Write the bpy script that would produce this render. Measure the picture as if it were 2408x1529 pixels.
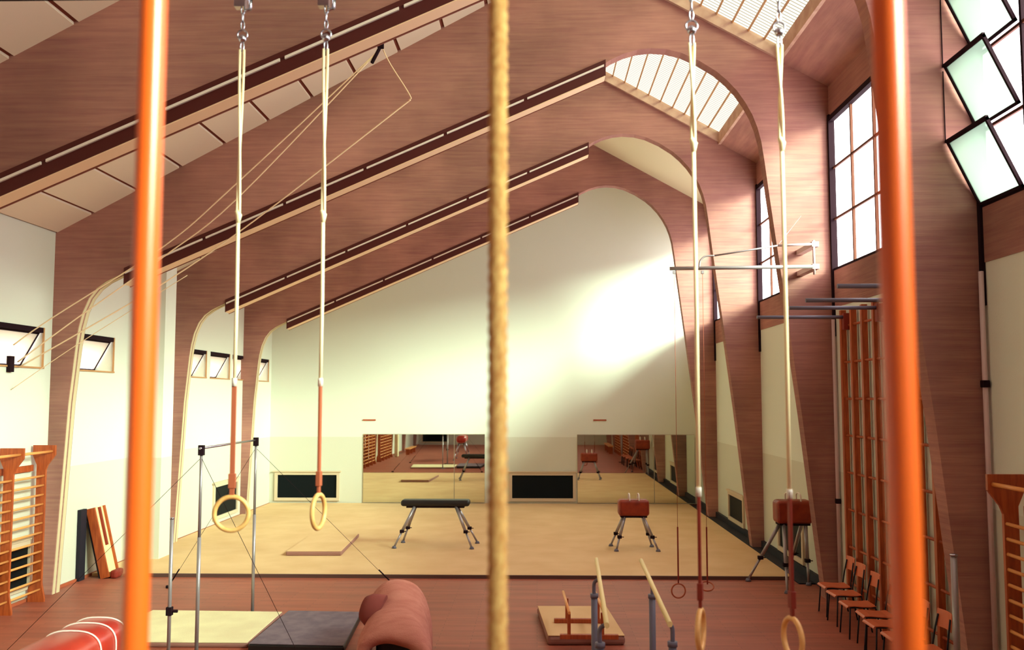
import bpy, math, random
from mathutils import Vector, Matrix
R = math.radians
PI = math.pi
random.seed(4)
SC = bpy.context.scene
for o in list(bpy.data.objects): bpy.data.objects.remove(o)
COL = SC.collection

# ------------------------------------------------------------------ camera
cam_d = bpy.data.cameras.new('camera'); cam = bpy.data.objects.new('camera', cam_d); COL.objects.link(cam)
SC.camera = cam
FP = 2200.0
PITCH = math.atan(170.5 / FP); YAW = math.atan(58 / FP * math.cos(PITCH))
cam.location = (0, 0, 3.3)
cam.rotation_euler = (PI / 2 + PITCH, 0, YAW)
cam_d.sensor_width = 36; cam_d.lens = 36 * FP / 2408
cam_d.clip_start = .1; cam_d.clip_end = 300
cam_d.dof.use_dof = True; cam_d.dof.focus_distance = 15; cam_d.dof.aperture_fstop = 2.2

# ------------------------------------------------------------------ world, sun, exposure
w = bpy.data.worlds.new('sky'); SC.world = w; w.use_nodes = True
bg = w.node_tree.nodes['Background']
bg.inputs[0].default_value = (1.0, .86, .9, 1); bg.inputs[1].default_value = 5.4
sd = bpy.data.lights.new('sun', 'SUN'); sun = bpy.data.objects.new('sun', sd); COL.objects.link(sun)
sd.energy = 13.0; sd.angle = R(26); sd.color = (.86, 1.0, .80)
sun.location = (20, -5, 15)
sun.rotation_euler = Vector((-1, .60, -.465)).to_track_quat('-Z', 'Y').to_euler()
SC.view_settings.view_transform = 'Standard'; SC.view_settings.look = 'None'
SC.view_settings.gamma = 1; SC.view_settings.use_curve_mapping = False
SC.view_settings.exposure = .88
SC.cycles.max_bounces = 10; SC.cycles.diffuse_bounces = 7
SC.cycles.caustics_reflective = False; SC.cycles.caustics_refractive = False
SC.cycles.sample_clamp_indirect = 6

def portal(loc, rot, sx, sy):
    l = bpy.data.lights.new('portal', 'AREA'); l.shape = 'RECTANGLE'; l.size = sx; l.size_y = sy
    l.cycles.is_portal = True
    o = bpy.data.objects.new('portal', l); COL.objects.link(o); o.location = loc; o.rotation_euler = rot

# ------------------------------------------------------------------ hall numbers
XL, XR = -8.3, 5.0
YB, YR = 29.1, -7.75
FR = [26.26, 21.02, 15.78, 10.54, 5.30, 0.06, -5.18]      # front faces of the frames
FT = .27
SL = .535
RX = .75; RZ = 6.14 + SL * (RX - XL)
SR = (RZ - 8.6) / (XR - RX)
def zl(x): return 6.14 + SL * (x - XL)
def zr(x): return 8.6 + SR * (XR - x)
def zg(x): return 5.44 + .434 * (x + 7.1)

# ------------------------------------------------------------------ materials
def srgb(r, g, b):
    f = lambda c: (c / 255) / 12.92 if c <= 10 else (((c / 255) + .055) / 1.055) ** 2.4
    return (f(r), f(g), f(b), 1)
def mat(name, c, rough=.6, metal=0, c2=None, scale=(3, 3, 3), detail=6, bump=0, bscale=None, spec=.4, ramp=(.35, .65), emit=None):
    m = bpy.data.materials.new(name); m.use_nodes = True
    nt = m.node_tree; b = nt.nodes['Principled BSDF']
    b.inputs['Base Color'].default_value = srgb(*c); b.inputs['Roughness'].default_value = rough
    b.inputs['Metallic'].default_value = metal; b.inputs['Specular IOR Level'].default_value = spec
    tc = nt.nodes.new('ShaderNodeTexCoord')
    if c2:
        mp = nt.nodes.new('ShaderNodeMapping'); mp.inputs['Scale'].default_value = scale
        nt.links.new(tc.outputs['Object'], mp.inputs[0])
        n = nt.nodes.new('ShaderNodeTexNoise'); n.inputs['Detail'].default_value = detail; n.inputs['Scale'].default_value = 1
        nt.links.new(mp.outputs[0], n.inputs['Vector'])
        r = nt.nodes.new('ShaderNodeValToRGB'); r.color_ramp.elements[0].position = ramp[0]; r.color_ramp.elements[1].position = ramp[1]
        r.color_ramp.elements[0].color = srgb(*c); r.color_ramp.elements[1].color = srgb(*c2)
        nt.links.new(n.outputs['Fac'], r.inputs[0]); nt.links.new(r.outputs[0], b.inputs['Base Color'])
    if bump:
        mp2 = nt.nodes.new('ShaderNodeMapping'); mp2.inputs['Scale'].default_value = bscale or (60, 60, 60)
        nt.links.new(tc.outputs['Object'], mp2.inputs[0])
        n2 = nt.nodes.new('ShaderNodeTexNoise'); n2.inputs['Detail'].default_value = 4; n2.inputs['Scale'].default_value = 1
        nt.links.new(mp2.outputs[0], n2.inputs['Vector'])
        bp = nt.nodes.new('ShaderNodeBump'); bp.inputs['Strength'].default_value = bump; bp.inputs['Distance'].default_value = .01
        nt.links.new(n2.outputs['Fac'], bp.inputs['Height']); nt.links.new(bp.outputs[0], b.inputs['Normal'])
    return m

def concrete_mat():
    m = mat('board_marked_concrete', (153, 103, 98), .88, c2=(181, 132, 115), scale=(1.2, 1.2, 22), detail=11, bump=.4, bscale=(2.5, 2.5, 60), spec=.15, ramp=(.2, .8))
    nt = m.node_tree; b = nt.nodes['Principled BSDF']; lk = b.inputs['Base Color'].links[0]; src = lk.from_socket
    tc = [n for n in nt.nodes if n.type == 'TEX_COORD'][0]
    n = nt.nodes.new('ShaderNodeTexNoise'); n.inputs['Scale'].default_value = .55; n.inputs['Detail'].default_value = 5
    nt.links.new(tc.outputs['Object'], n.inputs['Vector'])
    mr = nt.nodes.new('ShaderNodeMapRange'); mr.inputs[1].default_value = .35; mr.inputs[2].default_value = .7; mr.inputs[3].default_value = .70; mr.inputs[4].default_value = 1.16
    nt.links.new(n.outputs['Fac'], mr.inputs[0])
    mx = nt.nodes.new('ShaderNodeMix'); mx.data_type = 'RGBA'; mx.blend_type = 'MULTIPLY'; mx.inputs[0].default_value = 1
    nt.links.new(src, mx.inputs[6]); nt.links.new(mr.outputs[0], mx.inputs[7]); nt.links.new(mx.outputs[2], b.inputs['Base Color'])
    return m
def plaster_mat(name, up, low, zsplit):
    m = mat(name, up, .8, bump=.15, bscale=(40, 40, 40), spec=.2)
    nt = m.node_tree; b = nt.nodes['Principled BSDF']
    ge = nt.nodes.new('ShaderNodeNewGeometry'); sp = nt.nodes.new('ShaderNodeSeparateXYZ')
    nt.links.new(ge.outputs['Position'], sp.inputs[0])
    gt = nt.nodes.new('ShaderNodeMath'); gt.operation = 'GREATER_THAN'; gt.inputs[1].default_value = zsplit
    nt.links.new(sp.outputs['Z'], gt.inputs[0])
    mx = nt.nodes.new('ShaderNodeMix'); mx.data_type = 'RGBA'
    mx.inputs[6].default_value = srgb(*low); mx.inputs[7].default_value = srgb(*up)
    nt.links.new(gt.outputs[0], mx.inputs[0]); nt.links.new(mx.outputs[2], b.inputs['Base Color'])
    return m
def floor_mat():
    m = mat('strip_parquet', (150, 84, 58), .5, spec=.35, bump=.12, bscale=(3, 40, 1))
    nt = m.node_tree; b = nt.nodes['Principled BSDF']
    tc = [n for n in nt.nodes if n.type == 'TEX_COORD'][0]
    br = nt.nodes.new('ShaderNodeTexBrick'); br.inputs['Scale'].default_value = 1
    br.inputs['Brick Width'].default_value = .9; br.inputs['Row Height'].default_value = .09
    br.inputs['Mortar Size'].default_value = .003; br.inputs['Mortar Smooth'].default_value = .3
    br.inputs['Color1'].default_value = srgb(166, 90, 68); br.inputs['Color2'].default_value = srgb(154, 80, 62); br.inputs['Mortar'].default_value = srgb(110, 58, 44)
    nt.links.new(tc.outputs['Object'], br.inputs['Vector'])
    mp = nt.nodes.new('ShaderNodeMapping'); mp.inputs['Scale'].default_value = (.5, 4, 1); mp.inputs['Rotation'].default_value = (0, 0, .25)
    nt.links.new(tc.outputs['Object'], mp.inputs[0])
    n = nt.nodes.new('ShaderNodeTexNoise'); n.inputs['Scale'].default_value = 1.2; n.inputs['Detail'].default_value = 6
    nt.links.new(mp.outputs[0], n.inputs['Vector'])
    mr = nt.nodes.new('ShaderNodeMapRange'); mr.inputs[1].default_value = .3; mr.inputs[2].default_value = .7; mr.inputs[3].default_value = .8; mr.inputs[4].default_value = 1.15
    nt.links.new(n.outputs['Fac'], mr.inputs[0])
    mx = nt.nodes.new('ShaderNodeMix'); mx.data_type = 'RGBA'; mx.blend_type = 'MULTIPLY'; mx.inputs[0].default_value = 1
    nt.links.new(br.outputs['Color'], mx.inputs[6]); nt.links.new(mr.outputs[0], mx.inputs[7]); nt.links.new(mx.outputs[2], b.inputs['Base Color'])
    return m
def glass_mat(name, tint, gloss=.06, wires=False):
    m = bpy.data.materials.new(name); m.use_nodes = True; nt = m.node_tree
    for n in list(nt.nodes):
        if n.type == 'BSDF_PRINCIPLED': nt.nodes.remove(n)
    out = [n for n in nt.nodes if n.type == 'OUTPUT_MATERIAL'][0]
    t = nt.nodes.new('ShaderNodeBsdfTransparent'); t.inputs[0].default_value = (*tint, 1)
    g = nt.nodes.new('ShaderNodeBsdfGlossy'); g.inputs['Roughness'].default_value = .1
    mx = nt.nodes.new('ShaderNodeMixShader'); mx.inputs[0].default_value = gloss
    nt.links.new(t.outputs[0], mx.inputs[1]); nt.links.new(g.outputs[0], mx.inputs[2]); nt.links.new(mx.outputs[0], out.inputs[0])
    if wires:
        tc = nt.nodes.new('ShaderNodeTexCoord'); wv = nt.nodes.new('ShaderNodeTexWave'); wv.bands_direction = 'Y'; wv.inputs['Scale'].default_value = 3.2
        nt.links.new(tc.outputs['Object'], wv.inputs[0])
        r = nt.nodes.new('ShaderNodeValToRGB'); r.color_ramp.elements[0].color = (.2, .2, .16, 1); r.color_ramp.elements[1].color = (*tint, 1)
        r.color_ramp.elements[0].position = 0; r.color_ramp.elements[1].position = .25
        nt.links.new(wv.outputs['Fac'], r.inputs[0]); nt.links.new(r.outputs[0], t.inputs[0])
    return m

M = {}
M['concrete'] = concrete_mat()
M['soffit'] = M['concrete']
M['plaster'] = plaster_mat('lime_plaster_with_dado', (217, 219, 204), (204, 202, 184), 2.08)
M['cream'] = mat('cream_plaster', (226, 212, 180), .8, spec=.2)
M['panel'] = mat('cream_ceiling_panel', (238, 224, 200), .8, spec=.2, bump=.1, bscale=(30, 30, 30))
M['joint'] = mat('brown_joint', (128, 66, 50), .8)
M['floor'] = floor_mat()
M['carpet'] = mat('pale_felt', (222, 186, 140), .95, c2=(214, 176, 130), scale=(1.2, 1.2, 1.2), bump=.3, bscale=(150, 150, 150), spec=.1)
M['carpet_edge'] = mat('dark_felt_edge', (92, 62, 54), .9)
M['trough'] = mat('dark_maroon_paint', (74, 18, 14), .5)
M['white_metal'] = mat('white_enamel', (226, 214, 204), .4)
M['diffuser'] = mat('peach_diffuser', (232, 196, 160), .6)
M['steel_dark'] = mat('dark_window_steel', (36, 20, 26), .9, spec=.08)
M['steel_brown'] = mat('brown_window_bar', (92, 52, 38), .7, spec=.15)
M['steel_tan'] = mat('ochre_painted_bar', (190, 140, 92), .5)
M['glass'] = glass_mat('window_glass', (.9, .95, .93))
M['frosted'] = glass_mat('sash_glass', (.66, .7, .66), .04)
def dusty(name, k, tint=(.9, .95, .9), tc=(.8, .86, .8)):
    m = glass_mat(name, tint, .03); nt = m.node_tree
    out = [n for n in nt.nodes if n.type == 'OUTPUT_MATERIAL'][0]; src = out.inputs[0].links[0].from_socket
    tr = nt.nodes.new('ShaderNodeBsdfTranslucent'); tr.inputs[0].default_value = (*tc, 1)
    mx = nt.nodes.new('ShaderNodeMixShader'); mx.inputs[0].default_value = k
    nt.links.new(src, mx.inputs[1]); nt.links.new(tr.outputs[0], mx.inputs[2]); nt.links.new(mx.outputs[0], out.inputs[0]); return m
M['frosted'] = dusty('dusty_sash_glass', .4, (.34, .38, .35), (.34, .4, .36))
M['smoked'] = dusty('hopper_glass', .75, (.35, .34, .28), (.62, .6, .48))
M['skyglass'] = glass_mat('wired_roof_glass', (.4, .42, .37), .02, True)
M['mirror'] = mat('mirror_silver', (226, 228, 214), .015, 1)
M['edge'] = mat('mirror_edge', (196, 188, 168), .4)
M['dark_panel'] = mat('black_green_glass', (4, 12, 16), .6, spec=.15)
M['vent_frame'] = mat('stone_vent_frame', (204, 184, 156), .7)
M['wood_red'] = mat('red_brown_varnished_wood', (150, 62, 26), .45, c2=(178, 84, 38), scale=(30, 30, 4))
M['rung'] = mat('honey_varnished_rung', (226, 150, 82), .35)
M['pole'] = mat('orange_lacquered_pole', (214, 84, 22), .3, c2=(224, 98, 30), scale=(6, 6, .4), spec=.6)
M['rope'] = mat('hemp_climbing_rope', (176, 116, 62), .9, c2=(208, 160, 98), scale=(90, 90, 50), bump=.6, bscale=(300, 300, 200))
M['cord'] = mat('pale_cotton_cord', (250, 228, 184), .9)
M['cord_thin'] = mat('pale_hemp_line', (236, 206, 168), .9)
M['leather'] = mat('tan_leather_strap', (168, 84, 54), .6)
M['leather_red'] = mat('red_brown_leather_strap', (132, 38, 22), .6)
M['ring'] = mat('pale_ash_ring', (236, 184, 116), .4, c2=(224, 164, 94), scale=(20, 20, 20))
M['chrome'] = mat('zinc_plated_steel', (190, 186, 200), .25, 1)
M['steel'] = mat('grey_steel_tube', (158, 148, 150), .35, .5)
M['steel_blue'] = mat('blue_grey_painted_tube', (104, 100, 116), .5)
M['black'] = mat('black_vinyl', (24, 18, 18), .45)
M['tan_leather'] = mat('red_brown_leather', (150, 52, 22), .45, c2=(124, 38, 18), scale=(5, 5, 5))
M['white_mat'] = mat('cream_canvas_mat', (232, 222, 176), .9, c2=(222, 208, 164), scale=(2, 2, 2), bump=.3)
M['grey_mat'] = mat('dark_grey_rubber_mat', (122, 104, 112), .9, c2=(104, 88, 98), scale=(6, 6, 6), bump=.4)
M['mat_edge'] = mat('brown_mat_side', (150, 104, 92), .9)
M['blanket'] = mat('pink_brown_felt_mat', (192, 122, 106), .95, c2=(178, 106, 92), scale=(3, 12, 12), bump=.6, bscale=(80, 80, 80))
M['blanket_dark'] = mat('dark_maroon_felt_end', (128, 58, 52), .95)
M['red_vinyl'] = mat('red_vinyl', (166, 36, 28), .32, c2=(186, 54, 34), scale=(2, 2, 2), spec=.6)
M['piping'] = mat('white_piping', (250, 232, 222), .5)
M['seat'] = mat('orange_moulded_plywood', (206, 104, 66), .4)
M['board'] = mat('pale_birch_board', (240, 216, 152), .55)
M['navy'] = mat('dark_navy_colour', (20, 16, 30), .7)
M['pipe'] = mat('pale_painted_pipe', (206, 178, 176), .5)

# ------------------------------------------------------------------ mesh helpers
def wloc(p):
    v = Vector((0, 0, 0))
    while p is not None:
        v += p.location; p = p.parent
    return v
class MB:
    def __init__(s): s.v = []; s.f = []; s.sm = []
    def add(s, vs, fs, smooth=False):
        b = len(s.v); s.v += [Vector(v) for v in vs]; s.f += [tuple(i + b for i in f) for f in fs]; s.sm += [smooth] * len(fs); return s
    def box(s, x0, x1, y0, y1, z0, z1, rot=None, piv=None):
        vs = [Vector((x, y, z)) for x in (x0, x1) for y in (y0, y1) for z in (z0, z1)]
        if rot is not None:
            piv = Vector(piv) if piv is not None else Vector(((x0 + x1) / 2, (y0 + y1) / 2, (z0 + z1) / 2))
            vs = [rot @ (v - piv) + piv for v in vs]
        return s.add(vs, [(0, 1, 3, 2), (4, 6, 7, 5), (0, 4, 5, 1), (2, 3, 7, 6), (0, 2, 6, 4), (1, 5, 7, 3)])
    def bar(s, a, b, wx, wy, up=(0, 0, 1)):
        a = Vector(a); b = Vector(b); d = (b - a).normalized(); u = Vector(up)
        if abs(d.dot(u)) > .98: u = Vector((0, 1, 0))
        x = d.cross(u).normalized(); y = x.cross(d).normalized()
        vs = [p + x * (i * wx / 2) + y * (j * wy / 2) for p in (a, b) for i in (-1, 1) for j in (-1, 1)]
        return s.add(vs, [(0, 1, 3, 2), (4, 6, 7, 5), (0, 4, 5, 1), (2, 3, 7, 6), (0, 2, 6, 4), (1, 5, 7, 3)])
    def tube(s, pts, r, n=10, closed=False, caps=True, ry=None):
        pts = [Vector(p) for p in pts]; m = len(pts)
        rs = r if isinstance(r, (list, tuple)) else [r] * m
        tang = []
        for i in range(m):
            if closed: t = pts[(i + 1) % m] - pts[i - 1]
            else: t = pts[min(i + 1, m - 1)] - pts[max(i - 1, 0)]
            tang.append(t.normalized())
        u = Vector((0, 0, 1)) if abs(tang[0].z) < .9 else Vector((0, 1, 0))
        u = (u - tang[0] * u.dot(tang[0])).normalized()
        vs = []
        for i in range(m):
            u = (u - tang[i] * u.dot(tang[i]))
            u = u.normalized() if u.length > 1e-6 else tang[i].orthogonal().normalized()
            v = tang[i].cross(u)
            for k in range(n):
                a = 2 * PI * k / n
                vs.append(pts[i] + u * (math.cos(a) * rs[i]) + v * (math.sin(a) * (ry if ry else rs[i])))
        fs = []
        for i in range(m if closed else m - 1):
            j = (i + 1) % m
            for k in range(n):
                l = (k + 1) % n; fs.append((i * n + k, j * n + k, j * n + l, i * n + l))
        s.add(vs, fs, True)
        if caps and not closed:
            b = len(s.v) - len(vs)
            s.f += [tuple(b + k for k in range(n)), tuple(b + (m - 1) * n + k for k in reversed(range(n)))]; s.sm += [False, False]
        return s
    def ball(s, c, r, n=12):
        pts = []; rs = []
        for i in range(9):
            a = -PI / 2 + PI * i / 8; pts.append(Vector(c) + Vector((0, 0, math.sin(a) * r))); rs.append(max(math.cos(a) * r, r * .02))
        return s.tube(pts, rs, n)
    def torus(s, c, Rr, r, ax1, ax2, n=32, k=10):
        c = Vector(c); ax1 = Vector(ax1); ax2 = Vector(ax2)
        return s.tube([c + ax1 * (Rr * math.cos(2 * PI * i / n)) + ax2 * (Rr * math.sin(2 * PI * i / n)) for i in range(n)], r, k, closed=True)
    def prism(s, poly, y0, y1, axis='Y'):
        n = len(poly)
        def P(a, b, t): return (a, t, b) if axis == 'Y' else ((t, a, b) if axis == 'X' else (a, b, t))
        vs = [P(a, b, y0) for a, b in poly] + [P(a, b, y1) for a, b in poly]
        return s.add(vs, [tuple(range(n)), tuple(reversed(range(n, 2 * n)))] + [(i, i + n, (i + 1) % n + n, (i + 1) % n) for i in range(n)])
    def build(s, name, m, parent=None, bevel=0, seg=2, tri=False, weld=False):
        me = bpy.data.meshes.new(name); off = wloc(parent)
        me.from_pydata([v - off for v in s.v], [], s.f)
        me.polygons.foreach_set('use_smooth', s.sm)
        import bmesh
        bm = bmesh.new(); bm.from_mesh(me)
        bmesh.ops.recalc_face_normals(bm, faces=bm.faces)
        if tri: bmesh.ops.triangulate(bm, faces=[f for f in bm.faces if len(f.verts) > 4], ngon_method='EAR_CLIP')
        bm.to_mesh(me); bm.free()
        me.materials.append(M[m] if isinstance(m, str) else m)
        o = bpy.data.objects.new(name, me); COL.objects.link(o); o.parent = parent
        if bevel:
            b = o.modifiers.new('bevel', 'BEVEL'); b.width = bevel; b.segments = seg; b.limit_method = 'ANGLE'
        return o
def B(*a, **k): return MB().box(*a, **k)
def tag(o, label=None, cat=None, group=None, kind=None):
    if label: o['label'] = label
    if cat: o['category'] = cat
    if group: o['group'] = group
    if kind: o['kind'] = kind
    return o
def thing(name, label, cat, loc, group=None):
    o = bpy.data.objects.new(name, None); COL.objects.link(o); o.location = loc; o.empty_display_size = .2
    return tag(o, label, cat, group)
def copy_tree(o, parent=None):
    c = o.copy(); COL.objects.link(c); c.parent = parent
    for ch in [q for q in KIDS[o.name]] if o.name in KIDS else []: copy_tree(ch, c)
    return c
KIDS = {}
def index_kids():
    KIDS.clear()
    for q in bpy.data.objects:
        if q.parent: KIDS.setdefault(q.parent.name, []).append(q)
def struct(name, mb, m, label, **k): 
    o = mb.build(name, m, **k); return tag(o, label, 'structure' if False else None, None, 'structure')
def st(o, label, cat): o['label'] = label; o['category'] = cat; o['kind'] = 'structure'; return o

# ------------------------------------------------------------------ floor
st(B(XL, XR, YR, YB, -.2, 0).build('floor', 'floor'), 'reddish brown strip parquet floor of the whole hall', 'floor')

# ------------------------------------------------------------------ portal frames
INNER = [(-8.14, 0), (-7.98, 3.2), (-7.89, 4.2), (-7.85, 4.5), (-7.79, 4.76), (-7.69, 5.0), (-7.56, 5.17), (-7.40, 5.29), (-7.1, zg(-7.1)), (1.15, zg(1.15)),
         (1.3, 9.12), (1.52, 9.22), (1.75, 9.285), (1.98, 9.31), (2.25, 9.29), (2.5, 9.225), (2.81, 9.08), (3.1, 8.89), (3.28, 8.73), (3.45, 8.54), (3.59, 8.33), (3.70, 8.12), (3.78, 7.9), (3.84, 7.66), (3.89, 7.3), (3.96, 6.7), (4.2, 4.8), (4.42, 3.0), (4.74, 0)]
OUTER = [(XR + .06, 0), (XR + .06, zr(XR + .06) + .05), (RX, RZ + .05), (XL - .06, zl(XL - .06) + .05), (XL - .06, 0)]
fnames = ['fourth and farthest, right before the mirrored end wall', 'third, behind the two bucks', 'second, where the pale felt floor begins', 'nearest in view, cutting the top left corner', 'overhead in front of the rings', 'above the camera', 'behind the camera by the rear wall']
for i, y in enumerate(FR):
    o = MB().prism(INNER + OUTER, y, y + FT).build('trim_%d' % (i + 1), 'concrete', tri=True)
    st(o, 'board-marked brown concrete portal frame, ' + fnames[i], 'concrete frame')

M_strip = mat('cream_edge_strip', (206, 190, 152), .8)  # cream strips on the inner edges of the left legs
for i, y in enumerate(FR[:4]):
    pts = INNER[:9]
    for (ya, yb) in ((.02, .10), (.15, .25)):
        m = MB()
        for p, q in zip(pts[:-1], pts[1:]):
            m.prism([(p[0] - .02, p[1]), (p[0] + .006, p[1]), (q[0] + .006, q[1]), (q[0] - .02, q[1])], y + ya, y + yb)
        m.build('edge_strip', M_strip, bpy.data.objects['trim_%d' % (i + 1)])
# bays
EDG = [YB] + FR + [YR - FT]
BAYS = []                                   # (y0, y1) free span of each bay, far to near
prev = YB
for y in FR: BAYS.append((y + FT, prev)); prev = y
BAYS.append((YR, prev))

# ------------------------------------------------------------------ ceiling: left slope panels, right slope skylights
dn = Vector((SL, 0, -1)).normalized()       # inward normal of left slope points down
def slope_prism(x0, x1, zf, y0, y1, t0, t1):
    return MB().prism([(x0, zf(x0) + t0), (x1, zf(x1) + t0), (x1, zf(x1) + t1), (x0, zf(x0) + t1)], y0, y1)
ceil = MB()
for (y0, y1) in BAYS:
    ceil.prism([(XL - .4, zl(XL - .4) + .02), (RX, RZ + .02), (RX, RZ + .3), (XL - .4, zl(XL - .4) + .3)], y0 - .2, y1 + .2)
ceiling = st(ceil.build('ceiling', 'joint'), 'sloping ceiling of cream boards with brown joints', 'ceiling')
xs = [XL, -7.66]
while xs[-1] + .755 < RX: xs.append(xs[-1] + .755)
xs.append(RX)
for bi, (y0, y1) in enumerate(BAYS):
    for a, b in zip(xs[:-1], xs[1:]):
        slope_prism(a + .03, b - .03, zl, y0, y1, -.012, .02).build('ceiling_panel', 'panel', ceiling)
SX0, SX1 = .95, 4.18
M_kerb = mat('rough_kerb_render', (184, 142, 122), .85, c2=(204, 168, 146), scale=(4, 4, 4))
win_n = 0
for bi, (y0, y1) in enumerate(BAYS):
    solid = bi < 2 or bi > 5  # bays behind the camera get no skylight, to darken the foreground
    nm = 'trim_%d' % (bi + 8)
    if solid:
        st(slope_prism(RX, XR + .3, zr, y0, y1, 0, .3).build(nm, 'cream'), 'plain cream plaster roof slope, ' + {0: 'behind the farthest frame', 1: 'between third and farthest frame'}.get(bi, 'behind the camera, left closed to dim the foreground, bay %d' % bi), 'ceiling')
        continue
    tags = ['between second and third frame', 'in front of the second frame', 'above the ring ropes', 'above the camera', 'behind the camera', 'over the rear wall'][bi - 2]
    m = slope_prism(SX1, XR + .3, zr, y0, y1, 0, .3)
    m.prism([(RX, RZ), (SX0, zr(SX0)), (SX0, zr(SX0) + .3), (RX, RZ + .3)], y0, y1)
    st(m.build(nm, 'concrete'), 'brown rendered roof strip beside the skylight ' + tags, 'ceiling')
    win_n += 1
    sk = thing('window_%d' % win_n, 'long skylight of ribbed white glass strips in the roof ' + tags, 'skylight', (2.5, (y0 + y1) / 2, zr(2.5)))
    sk['kind'] = 'structure'
    # kerb around the opening
    k = MB()
    for (a, b) in ((y0 - .0, y0 + .07), (y1 - .07, y1)):
        k.prism([(SX0, zr(SX0) + .01), (SX1, zr(SX1) + .01), (SX1, zr(SX1) + .24), (SX0, zr(SX0) + .24)], a, b)
    k.build('kerb', M_kerb, sk)
    MB().prism([(SX1 - .04, zr(SX1) - .02), (SX1 + .02, zr(SX1) - .02), (SX1 + .02, zr(SX1) + .24), (SX1 - .04, zr(SX1) + .24)], y0, y1).build('frame', M_kerb, sk)
    nb = 12; dx = (SX1 - SX0) / nb
    for j in range(1, nb):
        x = SX0 + j * dx
        B(x - .010, x + .010, y0, y1, zr(x) + .20, zr(x) + .24).build('glazing_bar', 'steel_tan', sk)
    for j in range(nb):
        a, b = SX0 + j * dx, SX0 + (j + 1) * dx
        MB().prism([(a, zr(a) + .245), (b, zr(b) + .245), (b, zr(b) + .25), (a, zr(a) + .25)], y0, y1).build('pane', 'skyglass', sk)
    portal(((SX0 + SX1) / 2, (y0 + y1) / 2, zr((SX0 + SX1) / 2) + .3), (0, math.atan(SR), 0), (SX1 - SX0) * 1.1, y1 - y0)

# ------------------------------------------------------------------ walls
WZ0, WZ1 = 5.42, 8.05
o = B(XL - .4, XR + .3, YB, YB + .3, 0, RZ + .4).build('wall_back', 'plaster'); st(o, 'cream plastered end wall with two mirrors', 'wall')
o = B(XL - .4, XR + .3, YR - .3, YR, 0, RZ + .4).build('wall_rear', 'plaster'); st(o, 'cream plastered rear wall behind the camera', 'wall')
o = B(XR, XR + .3, YR, YB, 0, 4.8).build('wall_right', 'plaster'); st(o, 'cream lower wall below the tall windows on the right', 'wall')
m = B(XR - .01, XR + .09, YR, YB, 4.8, WZ0)
st(m.build('trim_30', 'concrete'), 'brown concrete sill beam running under the tall right windows', 'sill beam')
m = B(XR - .01, XR + .09, YR, YB, WZ1, zr(XR) + .35)
st(m.build('trim_31', 'concrete'), 'brown concrete lintel band above the tall right windows', 'lintel')
m = B(XR, XR + .3, BAYS[0][0] + 1.2, YB, WZ0, WZ1)
# left wall with deep clerestory openings
LZ0, LZ1 = 3.8, 4.47
OPEN = [(27.2, 28.8), (25.33, 26.83), (23.6, 25.1), (21.8, 23.32), (20.0, 21.5), (16.55, 18.15), (13.98, 15.52), (12.15, 13.68), (8.7, 10.2), (6.95, 8.45)]  # openings near and behind the camera left out to darken the foreground
lw = B(XL - .4, XL, YR, YB, 0, LZ0).box(XL - .4, XL, YR, YB, LZ1, zl(XL) + .3)
yy = YB
for a, b in OPEN + [(YR, YR)]:
    if yy > b + .001: lw.box(XL - .4, XL, b, yy, LZ0, LZ1)
    yy = a
st(lw.build('wall_left', 'plaster'), 'bright cream plastered left wall with a strip of small high windows', 'wall')
olab = ['beside the end wall corner', 'hidden half behind the farthest frame', 'second from the farthest frame', 'just behind the third frame', 'behind the white duct', 'between second frame and white duct', 'at the left picture edge', 'left of the picture edge']
for i, (a, b) in enumerate(OPEN):
    win_n += 1
    t = thing('window_%d' % win_n, 'small high hopper window with a tilted sash in the left wall, ' + (olab[i] if i < len(olab) else 'near the camera, place %d along the wall' % i), 'window', (XL - .35, (a + b) / 2, LZ0))
    t['kind'] = 'structure'
    f = B(XL - .4, XL - .36, a, b, LZ0, LZ0 + .03).box(XL - .4, XL - .36, a, a + .03, LZ0, LZ1).box(XL - .4, XL - .36, b - .03, b, LZ0, LZ1)
    f.build('frame', 'steel_dark', t)
    B(XL - .4, XL + .005, a, b, LZ1 - .085, LZ1 - .002).build('head_board', 'steel_dark', t)
    MB().box(XL - .01, XL + .02, a - .02, b + .02, LZ0 - .02, LZ0 + .008).box(XL - .01, XL + .012, b - .025, b + .01, LZ0, LZ1).build('sill', 'steel_tan', t)
    rot = Matrix.Rotation(R(29), 3, 'Y'); pv = (XL - .37, (a + b) / 2, LZ0 + .03)
    s = MB()
    for (c0, c1, d0, d1) in ((a + .04, a + .06, 0, .64), (b - .06, b - .04, 0, .64), (a + .04, b - .04, 0, .02), (a + .04, b - .04, .61, .64)):
        s.box(XL - .385, XL - .355, c0, c1, LZ0 + .03 + d0, LZ0 + .03 + d1, rot, pv)
    sash = s.build('sash', 'steel_dark', t)
    B(XL - .373, XL - .367, a + .07, b - .07, LZ0 + .06, LZ0 + .64, rot, pv).build('pane', 'smoked', sash)
    portal((XL - .42, (a + b) / 2, (LZ0 + LZ1) / 2), (0, -PI / 2, 0), LZ1 - LZ0, b - a)

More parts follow.
